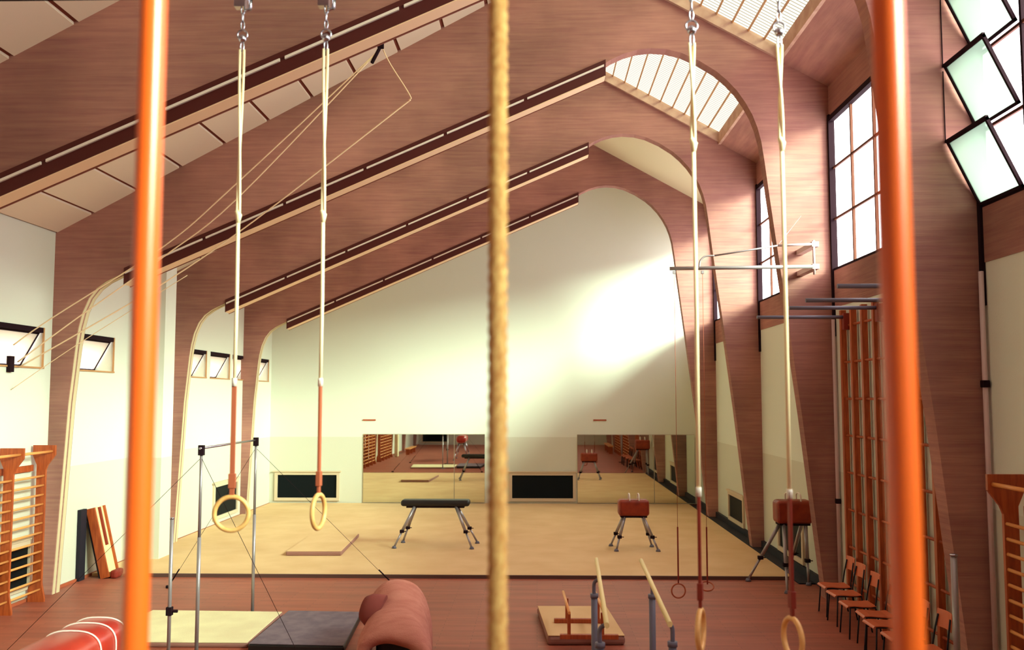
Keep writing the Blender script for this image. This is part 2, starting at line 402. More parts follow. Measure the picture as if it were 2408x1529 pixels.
# tall windows of the right wall
PH = (WZ1 - WZ0) / 3
wl = ['behind the farthest frame', 'between third and farthest frame', 'a sliver between second and third frame', 'with nine visible panes left of the right orange pole', 'with tilted open sashes at the top right corner', 'beside the camera', 'behind the camera to the right', 'next to the rear wall']
for bi, (y0, y1) in enumerate(BAYS):
    win_n += 1
    t = thing('window_%d' % win_n, 'tall steel window of three pane rows in the right wall, ' + wl[bi], 'window', (XR + .05, (y0 + y1) / 2, WZ0))
    t['kind'] = 'structure'
    x0, x1 = XR - .01, XR + .06
    B(x0 - .03, x1, y1 - .07, y1, WZ0 - 1.1, WZ1 + .05).box(x0, x1, y0, y0 + .06, WZ0, WZ1).box(x0, x1, y0, y1, WZ0, WZ0 + .04).box(x0 - .02, x1, y0, y1, WZ1 - .07, WZ1 + .02).build('frame', 'steel_dark', t)  # far jamb carried down below the sill as a dark strip
    n = max(1, round((y1 - y0) / 1.0)); pw = (y1 - y0) / n
    opened = {}
    if bi == 4: opened = {(0, 0), (0, 1), (0, 2)}
    for j in range(1, n):
        B(x0 + .02, x1 - .01, y1 - j * pw - .022, y1 - j * pw + .022, WZ0 + .03, WZ1 - .05).build('mullion', 'steel_brown' if bi != 4 else 'steel_dark', t)
    for k in (1, 2):
        B(x0 + .025, x1 - .015, y0 + .05, y1 - .06, WZ0 + k * PH - .018, WZ0 + k * PH + .018).build('transom', 'steel_brown', t)
    for j in range(n):
        for k in range(3):
            a, b = y1 - (j + 1) * pw + .03, y1 - j * pw - .03
            c, d = WZ0 + k * PH + .03, WZ0 + (k + 1) * PH - .03
            if (j, k) in opened:
                rot = Matrix.Rotation(-R(25), 3, 'Y'); pv = (x0, (a + b) / 2, c)
                s = MB()
                for (q0, q1, r0, r1) in ((a, a + .035, c, d), (b - .035, b, c, d), (a, b, c, c + .035), (a, b, d - .035, d)):
                    s.box(x0 - .02, x0 + .015, q0, q1, r0, r1, rot, pv)
                sa = s.build('open_sash', 'steel_dark', t)
                B(x0 - .004, x0 + .004, a + .03, b - .03, c + .03, d - .03, rot, pv).build('sash_pane', 'frosted', sa)
                top = rot @ Vector((0, 0, d - c)) + Vector(pv)
                MB().tube([(top.x - .01, b + .02, top.z), (top.x - .01, b + .02, WZ1 + .3 if k == 2 else top.z + PH * .93)], .006, 6).bar((top.x, b + .03, top.z), (top.x, a, top.z), .03, .03).build('pull_rod', 'steel_dark', sa)
            else:
                B(XR + .02, XR + .026, a - .02, b + .02, c - .02, d + .02).build('pane', 'glass', t)
    portal((XR + .32, (y0 + y1) / 2, (WZ0 + WZ1) / 2), (0, PI / 2, 0), WZ1 - WZ0, y1 - y0)

# white duct pilaster on the left wall
st(B(XL, -7.62, 18.95, 19.5, 0, zl(XL) + .2).build('trim_32', 'plaster'), 'white boxed duct standing against the left wall between second and third frame', 'duct')
# baseboards
st(B(4.93, XR, FR[2] + FT, YB, 0, .16).build('baseboard_right', 'navy'), 'dark skirting along the right wall', 'baseboard')
st(B(XL, XL + .03, YR, YB, 0, .05).build('baseboard_left', 'leather'), 'thin brown skirting along the left wall', 'baseboard')
st(B(XL, XR, YB - .03, YB, 0, .05).build('baseboard_back', 'carpet_edge'), 'thin dark skirting along the end wall', 'baseboard')

# felt floor
fl = thing('felt_floor_covering', 'large pale beige felt covering on the far half of the floor', 'floor covering', (-1.8, 23, 0))
B(XL + .06, 4.64, 17.42, YB - .04, .0, .055).build('felt_sheet', 'carpet', fl)
B(-7.6, 4.64, 17.37, 17.42, .0, .06).build('edge_strip', 'carpet_edge', fl)
B(4.64, 4.93, 17.0, YB - .04, .0, .02).build('side_shade_strip', 'navy', fl)  # navy colour stands for shade on the bare floor beside the felt

# ------------------------------------------------------------------ ceiling light troughs
tl = ['on the farthest frame above the end wall', 'on the third frame', 'on the second frame, ending at the skylight', 'on the nearest frame crossing the upper left', 'overhead in front of the rings', 'above the camera', 'behind the camera']
for i, y in enumerate(FR):
    xa, xb = -7.08, 1.2
    t = thing('trough_light', 'long sloping maroon light trough with white lip ' + tl[i], 'ceiling light', (-3, y, zg(-3)), 'light troughs under the frames')
    def run(x0, x1, z0, z1, ya, yb): return MB().prism([(x0, zg(x0) + z0), (x1, zg(x1) + z0), (x1, zg(x1) + z1), (x0, zg(x0) + z1)], ya, yb)
    run(xa, xb, -.215, -.002, y - .02, y + FT - .03).build('housing', 'trough', t)
    run(xa + .02, xb - .01, -.23, -.215, y - .03, y + FT - .05).build('diffuser', 'diffuser', t)
    run(xa, xb, -.235, -.19, y + FT - .03, y + FT - .005).build('rear_edge', 'joint', t)
    run(xa, xb, -.005, .07, y - .025, y - .002).build('painted_shadow', 'trough', t)  # dark strip painted in for the shadow above the white lip
    n = 6; L = (xb - xa) / n
    for j in range(n):
        run(xa + j * L + .03, xa + (j + 1) * L - .03, -.045, -.012, y - .05, y - .015).build('lip', 'white_metal', t)

# ------------------------------------------------------------------ mirrors
def mirror(x0, x1, z0, z1, label, seams):
    t = thing('wall_mirror', label, 'mirror', ((x0 + x1) / 2, YB, z0), 'mirrors on the end wall')
    B(x0, x1, YB - .012, YB - .001, z0, z1).build('backing', 'edge', t)
    xs = [x0] + seams + [x1]
    for a, b in zip(xs[:-1], xs[1:]):
        B(a + .012, b - .008, YB - .024, YB - .013, z0 + .015, z1 - .02).build('mirror_pane', 'mirror', t)
mirror(-5.38, -1.6, .06, 2.18, 'wide low wall mirror left of the climbing rope', [-2.55])
mirror(1.24, 4.85, .06, 2.17, 'wide low wall mirror right of the climbing rope', [3.6])

def vent(axis, c0, c1, z0, z1, wallp, label):
    inward = {'back': Vector((0, -1, 0)), 'rear': Vector((0, 1, 0)), 'left': Vector((1, 0, 0)), 'right': Vector((-1, 0, 0))}[axis]
    def bx(a, b, p, q, d0, d1):
        if axis in ('back', 'rear'):
            s = inward.y; ys = sorted((wallp + s * d0, wallp + s * d1)); return (a, b, ys[0], ys[1], p, q)
        s = inward.x; x_ = sorted((wallp + s * d0, wallp + s * d1)); return (x_[0], x_[1], a, b, p, q)
    loc = ((c0 + c1) / 2, wallp, z0) if axis in ('back', 'rear') else (wallp, (c0 + c1) / 2, z0)
    t = thing('heating_niche', label, 'niche', loc, 'dark niches low in the walls')
    fw = .09
    f = MB()
    for a, b, p, q in ((c0, c1, z0, z0 + fw), (c0, c1, z1 - fw, z1), (c0, c0 + fw, z0 + fw, z1 - fw), (c1 - fw, c1, z0 + fw, z1 - fw)):
        f.box(*bx(a, b, p, q, .001, .05))
    f.build('frame', 'vent_frame', t)
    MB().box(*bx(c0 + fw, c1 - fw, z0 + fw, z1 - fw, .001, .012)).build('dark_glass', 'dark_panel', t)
    MB().box(*bx(c0 - .05, c1 + .05, z1, z1 + .035, .001, .08)).build('ledge', 'vent_frame', t)
vent('back', -8.12, -6.1, .12, 1.0, YB, 'black niche with pale frame in the end wall, left of the left mirror')
vent('back', -.85, 1.2, .12, 1.0, YB, 'black niche with pale frame in the end wall between the two mirrors')
vent('left', 24.0, 25.95, .15, 1.08, XL, 'black niche low in the left wall behind the hanging ring')
vent('left', 12.6, 15.35, .2, 1.0, XL, 'dark niche low in the left wall behind the wall bars')
vent('right', 22.9, 24.7, .16, .9, XR, 'dark niche in the right wall between third and farthest frame')
vent('right', 17.85, 19.7, .18, 1.15, XR, 'tall dark niche in the right wall behind the nearer buck')
vent('rear', -8.1, -6.2, .12, 1.0, YR, 'black niche in the rear wall seen in the left mirror')
for i, x in enumerate((-5.2, 1.95)):
    t = tag(B(x - .2, x + .2, YB - .02, YB - .001, 2.58, 2.625).build('wall_batten', 'leather'), 'thin brown wooden batten on the end wall above the %s mirror' % ('left', 'right')[i], 'batten', 'battens above the mirrors')

# ------------------------------------------------------------------ climbing poles and rope
def pole(x, y, label):
    t = thing('climbing_pole', label, 'climbing pole', (x, y, 0), 'orange climbing poles in the foreground')
    MB().tube([(x, y, 0.02), (x, y, 1.5), (x, y, 3), (x, y, 4.5), (x, y, 5.6)], .0255, 24).build('shaft', 'pole', t)
    MB().tube([(x, y, 0), (x, y, .02), (x, y, .04)], [.06, .06, .035], 16).build('foot_plate', 'steel', t)
    MB().tube([(x, y, 5.55), (x, y, 5.66)], .035, 16).build('top_socket', 'steel', t)
pole(-.765, 1.8, 'thick orange climbing pole at the left of the picture')
pole(.575, 1.5, 'thick orange climbing pole at the right of the picture')
t = thing('climbing_rope', 'twisted hemp climbing rope hanging in the middle foreground', 'climbing rope', (-.083, 2.0, .4))
vs = []; fs = []; N = 760; K = 18
for i in range(N):
    z = .4 + 5.25 * i / (N - 1); ph = z * 2 * PI / .085
    for k in range(K):
        a = 2 * PI * k / K; r = .0172 * (1 + .26 * abs(math.cos(1.5 * (a - ph))) ** .8)
        vs.append((-.083 + r * math.cos(a), 2.0 + r * math.sin(a), z))
for i in range(N - 1):
    for k in range(K): fs.append((i * K + k, i * K + (k + 1) % K, (i + 1) * K + (k + 1) % K, (i + 1) * K + k))
mb = MB(); mb.add(vs, fs, True); mb.build('rope', 'rope', t)
MB().tube([(-.083, 2, .34), (-.083, 2, .44)], .03, 16).build('leather_end', 'leather', t)
MB().tube([(-.083, 2, 5.6), (-.083, 2, 5.7)], .026, 12).build('top_eye', 'steel', t)
def beam(y, z, label, h=.1):
    t = thing('apparatus_beam', label, 'beam', (0, y, z), 'steel beams carrying the apparatus')
    B(XL, XR, y - .05, y + .05, z, z + .02).box(XL, XR, y - .05, y + .05, z + h - .02, z + h).box(XL, XR, y - .01, y + .01, z + .02, z + h - .02).build('i_beam', 'steel_dark', t)
    for x, sx in ((XL, 1), (XR, -1)):
        B(min(x, x + sx * .03), max(x, x + sx * .03), y - .12, y + .12, z - .06, z + h + .06).build('end_plate', 'steel_dark', t)
beam(1.8, 5.7, 'dark steel beam above the camera carrying the left pole and rope')
beam(1.5, 5.66, 'dark steel beam above the camera carrying the right pole')
beam(5.8, 5.885, 'dark steel beam along the top picture edge carrying the left rings')
beam(5.1, 5.95, 'dark steel beam above the picture carrying the right rings')

# ------------------------------------------------------------------ rings
def catrom(pts, n=8):
    P = [Vector(p) for p in pts]; out = []
    for i in range(len(P) - 1):
        a = P[max(i - 1, 0)]; b = P[i]; c = P[i + 1]; d = P[min(i + 2, len(P) - 1)]
        for k in range(n):
            t = k / n
            out.append(.5 * ((2 * b) + (-a + c) * t + (2 * a - 5 * b + 4 * c - d) * t * t + (-a + 3 * b - 3 * c + d) * t ** 3))
    out.append(P[-1]); return out
def ring(x, y, ztop, zball, zdouble, zstrap, zring, ang, label, group, strapm='leather', big=True, ringm='ring'):
    t = thing('gymnastic_ring', label, 'gymnastic ring', (x, y, zring), group)
    MB().box(x - .05, x + .02, y - .03, y + .03, ztop - .03, ztop + .06).tube([(x + .015, y, ztop + .05), (x + .05, y, ztop + .02), (x + .045, y, ztop - .04), (x + .01, y, ztop - .05)], .012, 8).build('beam_clamp', 'chrome', t)
    n = max(2, int((ztop - .03 - zball) / .055))
    ch = MB(); L = (ztop - .02 - zball - .05) / n
    for i in range(n):
        cz = zball + .05 + L * (i + .5); ax = Vector((1, 0, 0)) if i % 2 == 0 else Vector((0, 1, 0))
        pts = [Vector((x, y, cz)) + ax * (.011 * math.cos(q * PI / 6)) + Vector((0, 0, L * .62 * math.sin(q * PI / 6))) for q in range(12)]
        ch.tube(pts, .0045, 6, closed=True)
    ch.build('chain', 'chrome', t)
    sw = MB(); sw.torus((x, y, zball + .012), .032, .006, (1, 0, 0), (0, 0, 1), 20, 8); sw.ball((x, y, zball - .012), .026)
    sw.build('swivel', 'chrome', t)
    MB().tube([Vector((x, y, zball - .065)) + Vector((.011 * math.cos(q * PI / 6), 0, .034 * math.sin(q * PI / 6))) for q in range(12)], .005, 6, closed=True).build('shackle', 'chrome', t)
    r = .0085 if big else .008
    zt = zball - .085
    rp = MB()
    for s in (-1, 1):
        ns = 24; pts = []
        for i in range(ns + 1):
            z = zt + (zdouble - zt) * i / ns; a = i * .13 + (0 if s > 0 else PI)
            d = .013 * (1 - .35 * i / ns)
            pts.append((x + math.cos(a) * d, y + math.sin(a) * d, z))
        rp.tube(pts, r, 8)
    rp.tube([(x, y, zdouble + .01), (x + .003, y, (zdouble + zstrap) / 2), (x, y, zstrap)], r * 1.35, 10)
    rp.tube([(x - .012, y, zdouble + .03), (x + .004, y, zdouble), (x, y, zdouble - .05)], [.012, .02, .012], 10)
    rp.build('rope', 'cord', t)
    c, s = math.cos(ang), math.sin(ang); rot = Matrix.Rotation(ang, 3, 'Z')
    zb = zring + .105
    MB().box(x - .015, x + .015, y - .008, y + .008, zb - .01, zstrap + .02, rot, (x, y, zb)).box(x - .022, x + .022, y - .014, y + .014, zb + .05, zb + .14, rot, (x, y, zb)).build('strap', strapm, t, bevel=.003)
    MB().tube([(x, y, zstrap - .02), (x, y, zstrap + .03)], .016, 10).build('strap_eye', 'white_metal', t)
    MB().torus((x, y, zring), .103, .0145, (c, s, 0), (0, 0, 1), 40, 12).build('ring_hoop', ringm, t)
ring(-1.885, 5.8, 5.83, 5.61, 4.45, 3.39, 2.585, .12, 'hanging wooden ring facing the camera, before the high bar', 'left pair of gymnastic rings')
ring(-1.345, 5.8, 5.83, 5.61, 4.45, 3.39, 2.60, 1.42, 'hanging wooden ring seen edge-on, left of the climbing rope', 'left pair of gymnastic rings')
ring(.868, 5.1, 5.9, 5.355, 4.7, 2.79, 2.07, 1.25, 'wooden ring low at the bottom right beside the parallel bars', 'right pair of gymnastic rings', 'leather_red')
ring(1.352, 5.1, 5.9, 5.34, 4.7, 2.78, 2.03, 1.78, 'wooden ring at the bottom right nearest the chairs', 'right pair of gymnastic rings', 'leather_red')

# swing bracket with the far rings
YC = 14.9
t = thing('swing_bracket', 'horizontal steel swing bracket on the second frame carrying the far rings', 'bracket', (4.5, YC, 5.35))
MB().tube([(2.13, YC, 5.355), (4.42, YC, 5.38)], .03, 12).build('lower_arm', 'steel', t)
MB().tube([(3.86, YC, 5.72), (4.42, YC, 5.74)], .02, 10).build('upper_arm', 'pipe', t)
MB().tube([(3.86, YC, 5.72), (2.84, YC, 5.56)], .014, 8).build('brace', 'steel', t)
MB().tube(catrom([(2.60, YC, 5.38), (2.62, YC, 5.48), (2.70, YC, 5.55), (2.84, YC, 5.56)]), .014, 8).build('curved_stay', 'steel', t)
MB().tube([(3.86, YC, 5.73), (4.46, YC + .8, 6.35)], .005, 6).build('stay_wire', 'steel', t)
MB().tube([(4.42, YC, 5.25), (4.42, YC, 5.8)], .02, 10).box(4.39, 4.5, YC - .02, FR[2], 5.34, 5.42).box(4.39, 4.5, YC - .02, FR[2], 5.70, 5.78).build('wall_hinge', 'pipe', t)
for k, (x, a) in enumerate(((2.20, .1), (2.65, 1.0))):
    t = thing('gymnastic_ring', ('faint wooden ring hanging low just above the parquet, left of the far pair', 'tilted wooden ring hanging low just above the parquet, right of the far pair')[k], 'gymnastic ring', (x, YC, .3), 'far pair of gymnastic rings')
    MB().tube([(x, YC, 1.27), (x, YC, 5.30)], .004, 6).build('rope', 'leather', t)
    B(x - .011, x + .011, YC - .006, YC + .006, .40, 1.28).build('strap', 'leather_red', t)
    MB().box(x - .02, x + .02, YC - .03, YC + .03, 5.27, 5.318).build('beam_clamp', 'steel', t)
    d = (Vector((math.cos(a), math.sin(a), 0)), Vector((0, 0, 1))) if k == 0 else (Vector((1, .1, 0)).normalized(), Vector((0, .8, .45)).normalized())
    MB().torus((x, YC + (.0 if k == 0 else .06), .30 if k == 0 else .36), .108, .012, d[0], d[1], 32, 8).build('ring_hoop', 'leather', t)

# ------------------------------------------------------------------ pulley with draw lines
t = thing('pulley_block', 'small pulley block hung from the ceiling with pale draw lines to the left wall', 'pulley', (-2.48, 14.5, 8.96))
MB().box(-2.53, -2.43, 14.47, 14.53, 8.86, 9.06).tube([(-2.62, 14.5, 8.62), (-2.56, 14.5, 8.74), (-2.48, 14.5, 8.9)], .03, 8).build('block', 'steel_dark', t, bevel=.01)
MB().tube([(-2.48, 14.5, 9.05), (-2.46, 14.5, zl(-2.46) - .0)], .008, 6).build('hanger', 'steel_dark', t)
Y5 = 14.5
lines = [
 [(-2.55, 8.79), (-4.79, 6.66), (-5.89, 5.70), (-7.66, 4.56), (-8.28, 4.13)],
 [(-2.57, 8.76), (-4.74, 6.45), (-5.88, 5.54), (-7.24, 4.57), (-8.2, 3.86)],
 [(-2.44, 8.84), (-2.32, 8.60), (-2.02, 8.12), (-2.03, 8.03), (-2.25, 7.85), (-4.44, 6.14), (-5.77, 5.21), (-7.2, 4.36), (-8.22, 3.78)],
 [(-5.5, 5.22), (-6.4, 4.66), (-7.36, 4.05), (-8.28, 3.42)]]
for ln in lines:
    MB().tube(catrom([(x, Y5 + .02 * i, z) for i, (x, z) in enumerate(ln)], 6), .011 if ln is not lines[3] else .006, 6).build('draw_line', 'cord_thin', t)
MB().box(XL, XL + .06, Y5 - .06, Y5 + .06, 3.70, 3.95).build('wall_cleat', 'steel_dark', t)

# ------------------------------------------------------------------ climbing lattice on the right wall
t = thing('climbing_lattice', 'tall red-brown wooden climbing lattice on the right wall behind the chairs', 'climbing frame', (4.93, 13.2, 0))
py = 15.13
PYS = []
while py > 11.2: PYS.append(py); py -= .48
for y in PYS: B(4.88, 4.97, y - .04, y + .04, .0, 4.70).build('upright', 'wood_red', t, bevel=.006)
for z in (4.44, 3.86, 3.28, 2.70, 2.12, 1.54, .96, .4):
    MB().tube([(4.925, PYS[0] + .04, z), (4.925, PYS[-1] - .04, z)], .019, 10).build('crossbar', 'wood_red', t)
for y, xa, z in ((14.9, 3.5, 4.57), (13.45, 3.62, 4.58), (12.2, 3.5, 4.56), (10.98, 3.52, 4.60)):
    a = MB().tube([(xa, y, z), (4.98, y, z)], .028, 10).build('swing_arm', 'steel_blue', t)
    B(4.85, 4.99, y - .05, y + .05, z - .2, z + .06).build('arm_hinge', 'leather_red', t)

# ------------------------------------------------------------------ wall bars
def wall_bars(side, ys, label, group='wall bars along the side walls'):
    X = XL if side < 0 else XR; s = 1 if side < 0 else -1
    t = thing('wall_bars', label, 'wall bars', (X + s * .12, (ys[0] + ys[-1]) / 2, 0), group)
    for y in ys:
        P = [(.05, 0), (.32, 0), (.32, .05), (.27, .3), (.27, 2.12), (.30, 2.2), (.42, 2.36), (.42, 2.52), (.05, 2.52), (.05, 2.36), (.12, 2.2), (.12, .35), (.05, .2)]
        if s < 0: P = [(-a, b) for a, b in P]
        MB().prism([(X + a, b) for a, b in P], y - .022, y + .022).build('side_post', 'wood_red', t, tri=True)
    for a, b in zip(ys[:-1], ys[1:]):
        for k in range(13):
            z = .2 + k * .152
            MB().tube([(X + s * .245, a, z), (X + s * .245, b, z)], .019, 8, ry=.015).build('rung', 'rung', t)
        MB().tube([(X + s * .37, a, 2.42), (X + s * .37, b, 2.42)], .022, 8, ry=.016).build('rung', 'rung', t)
        B(min(X + s * .03, X + s * .06), max(X + s * .03, X + s * .06), min(a, b), max(a, b), 2.1, 2.2).build('wall_rail', 'wood_red', t)
def steps(a, b, n): return [a + (b - a) * i / n for i in range(n + 1)]
wall_bars(-1, steps(15.25, 11.45, 4), 'varnished wall bars at the left picture edge')
wall_bars(-1, steps(9.9, 6.1, 4), 'varnished wall bars on the left wall, seen in the left mirror nearer the camera')
wall_bars(1, steps(9.75, 6.15, 4), 'dark varnished wall bars at the right picture edge')
wall_bars(1, steps(4.6, .9, 4), 'varnished wall bars on the right wall beside the camera')

# ------------------------------------------------------------------ high bar
HX, H1, H2 = -4.36, 12.15, 14.52
t = thing('high_bar', 'tall steel high bar with two posts and guy wires, behind the hanging ring', 'high bar', (HX, 13.3, 0))
for y in (H1, H2):
    p = MB().tube([(HX, y, 0), (HX, y, 1.5)], .025, 12).tube([(HX, y, 1.5), (HX, y, 2.66)], .02, 12).build('post', 'steel', t)
    B(HX - .035, HX + .035, y - .03, y + .03, 2.55, 2.68).build('bar_clamp', 'steel_dark', p)
    B(HX - .1, HX + .1, y - .1, y + .1, 0, .012).build('base_plate', 'steel', p)
MB().tube([(HX, H1 - .06, 2.64), (HX, H2 + .06, 2.64)], .015, 12).build('bar', 'chrome', t)
for y, ya in ((H1, 10.6), (H2, 16.4)):
    for xa in (-6.4, -2.43):
        g = MB().tube([(HX, y, 2.52), (xa, ya, .02)], .003, 6).build('guy_wire', 'steel_dark', t)
        d = (Vector((HX, y, 2.52)) - Vector((xa, ya, .02))).normalized()
        MB().tube([Vector((xa, ya, .03)) + d * .1, Vector((xa, ya, .03)) + d * .5], .012, 6).build('turnbuckle', 'steel_dark', g)
        MB().tube([(xa, ya, 0), (xa, ya, .04)], .05, 10).build('floor_anchor', 'steel_dark', g)
def stand(x, y, h, zk, label, m='steel', r=.022, base=True):
    t = thing('jump_stand', label, 'jump stand', (x, y, 0))
    MB().tube([(x, y, .02), (x, y, h)], r, 12).build('post', m, t)
    MB().tube([(x, y, h), (x, y, h + .02)], [r * 1.25, r * 1.1], 12).build('cap', 'chrome', t)
    if zk:
        MB().box(x - .035, x + .035, y - .035, y + .035, zk - .05, zk + .05).tube([(x, y, zk), (x + .1, y, zk)], .02, 8).build('clamp', 'steel_dark', t, bevel=.005)
    f = MB()
    for a in (0, 2.1, 4.2): f.bar((x, y, .03), (x + .3 * math.cos(a), y + .3 * math.sin(a), .012), .03, .02)
    f.build('foot', 'steel_dark', t)
stand(-4.45, 11.45, 1.82, .72, 'thin steel jump stand with a dark clamp left of the high bar')
stand(4.33, 10.0, 1.66, None, 'pale grey steel post right of the right orange pole', 'steel', .033)

# ------------------------------------------------------------------ mats
def quadmat(name, label, corners, z0, z1, mtop, medge, bevel=.02, cat='gym mat'):
    c = sum((Vector((a, b, 0)) for a, b in corners), Vector()) / 4
    t = thing(name, label, cat, (c.x, c.y, z0))
    MB().prism(corners, z0, z1 - .012, 'Z').build('core', medge, t, bevel=bevel)
    MB().prism([(c.x + (a - c.x) * .985, c.y + (b - c.y) * .985) for a, b in corners], z1 - .012, z1, 'Z').build('cover', mtop, t, bevel=.005)
    return t
quadmat('landing_mat', 'pale cream landing mat on the parquet under the high bar', [(-6.0, 12.55), (-3.82, 12.55), (-3.84, 14.36), (-5.87, 14.42)], 0, .07, 'white_mat', 'mat_edge')
quadmat('landing_mat', 'dark grey landing mat right of the pale landing mat', [(-3.76, 12.35), (-2.49, 12.29), (-2.62, 14.21), (-3.74, 14.26)], 0, .11, 'grey_mat', 'black')
quadmat('tumbling_mat', 'pale mat lying on the felt floor beyond the edge-on ring', [(-5.16, 19.4), (-4.02, 19.43), (-4.14, 22.0), (-5.22, 21.97)], .055, .15, 'carpet', 'mat_edge')
quadmat('crash_mat', 'thick beige mat under the low wooden parallettes', [(.14, 12.78), (1.18, 12.81), (1.06, 14.6), (0, 14.58)], 0, .13, 'carpet', 'mat_edge', .04)

# ------------------------------------------------------------------ vaulting table, bucks
def leg(mb, a, b, r0=.034, r1=.022):
    a = Vector(a); b = Vector(b); m_ = a.lerp(b, .62)
    mb.tube([a, m_], r0, 10); mb.tube([m_, b], r1, 10)
    return mb
def trestle(name, label, cat, cx, cy, x0, x1, z0, z1, dep, feet, mbody, group, pommels=False, base=.055):
    t = thing(name, label, cat, (cx, cy, base), group)
    b = MB(); n = 10
    b.box(x0, x1, cy - dep / 2, cy + dep / 2, z0, z1).build('padded_body', mbody, t, bevel=min(.07, (z1 - z0) * .42), seg=4)
    if name == 'vaulting_table': B(x0 + .12, x1 - .12, cy - dep * .35, cy + dep * .35, z0 - .035, z0 + .01).build('frame', 'steel_dark', t)
    else:
        B(x0 + .05, x1 - .05, cy - dep * .4, cy + dep * .4, z0 - .03, z0 + .01).build('frame', 'steel_dark', t)
        for xx in (x0 + .045, x1 - .045): MB().box(xx - .006, xx + .006, cy - dep / 2 - .004, cy + dep / 2 + .004, z0 + .06, z1 - .05).build('seam', 'leather_red', t)
    for fx, fy in feet:
        tx = x0 + (x1 - x0) * (.2 if fx < cx else .8); ty = cy + (dep * .3 if fy > cy else -dep * .3)
        l = leg(MB(), (tx, ty, z0 - .01), (fx, fy, base + .03)).build('leg', 'steel', t)
        k = Vector((tx, ty, z0)).lerp(Vector((fx, fy, base + .03)), .62)
        MB().box(k.x - .045, k.x + .045, k.y - .045, k.y + .045, k.z - .03, k.z + .03).tube([k, k + Vector((.09, -.02, 0))], .01, 6).build('clamp', 'steel_dark', l, bevel=.006)
        MB().tube([(fx, fy, base), (fx, fy, base + .05)], [.055, .035], 10).build('rubber_foot', 'steel_blue', l)
    if pommels:
        for xx in ((x0 + x1) / 2 - .09, (x0 + x1) / 2 + .11):
            MB().tube(catrom([(xx, cy - .15, z1 - .02), (xx, cy - .13, z1 + .09), (xx, cy, z1 + .12), (xx, cy + .13, z1 + .09), (xx, cy + .15, z1 - .02)]), .014, 8).build('pommel', 'white_metal', t)
    return t
trestle('vaulting_table', 'black padded vaulting table on splayed steel legs before the left mirror', 'vaulting table', -2.24, 20.8, -2.98, -1.47, .925, 1.06, .38, [(-3.08, 20.42), (-3.0, 21.2), (-1.40, 20.36), (-1.33, 21.15)], 'black', None)
trestle('vaulting_buck', 'red-brown leather buck with two handles before the right mirror', 'vaulting buck', 2.08, 20.5, 1.75, 2.41, .76, 1.11, .36, [(1.62, 20.85), (1.68, 20.15), (2.5, 20.75), (2.56, 20.15)], 'tan_leather', 'leather bucks', True)
trestle('vaulting_buck', 'taller leather buck on long legs beside the second frame at the right', 'vaulting buck', 4.55, 17.1, 4.26, 4.9, 1.06, 1.47, .38, [(3.80, 17.25), (4.22, 16.2), (4.78, 16.9), (4.72, 18.0)], 'tan_leather', 'leather bucks', True, .005)

# ------------------------------------------------------------------ parallel bars
t = thing('parallel_bars', 'parallel bars with pale wooden rails and blue-grey posts at the bottom right', 'parallel bars', (.85, 9, 0))
ZB = 1.52
railL = ((.655, 10.5), (.545, 7.5)); railR = ((1.14, 10.45), (1.045, 7.55))
for (a, b) in (railL, railR):
    MB().tube([(a[0], a[1], ZB), (b[0], b[1], ZB)], .024, 12, ry=.021).build('rail', 'board', t)
for (a, b), s in ((railL, -1), (railR, -1)):
    for fy in (.34, .96) if s else ():
        x = a[0] + (b[0] - a[0]) * fy; y = a[1] + (b[1] - a[1]) * fy
        xo = x - .05 if (a, b) == railL else x + .03
        p = MB().tube(catrom([(x, y, ZB - .02), (xo, y, ZB - .06), (xo, y, ZB - .2)]), .018, 10).build('post_head', 'steel_blue', t)
        MB().tube([(xo, y, .04), (xo, y, ZB - .18)], .032, 12).tube([(xo, y, ZB - .2), (xo, y, ZB - .16)], .04, 12).build('post', 'steel_blue', t)
B(.42, .56, 7.2, 10.0, 0, .05).box(1.08, 1.22, 7.2, 10.0, 0, .05).box(.56, 1.08, 7.5, 7.6, 0, .05).box(.56, 1.08, 9.5, 9.6, 0, .05).build('base_frame', 'steel_dark', t)

# low parallettes on the mat
t = thing('low_parallettes', 'low brown wooden parallettes standing on the beige mat', 'parallettes', (.65, 13.1, .13))
for y, xa, xb in ((13.5, .24, 1.0), (12.62, .30, 1.07)):
    B(xa, xb, y - .035, y + .035, .13, .19).build('foot_beam', 'wood_red', t, bevel=.006)
    for x in (.42, .86):
        B(x - .022, x + .022, y - .022, y + .022, .18, .47).build('upright', 'wood_red', t)
for x in (.40, .86):
    MB().tube([(x - .02, 13.85, .49), (x + .02, 12.5, .49)], .02, 10).build('rail', 'rung', t)

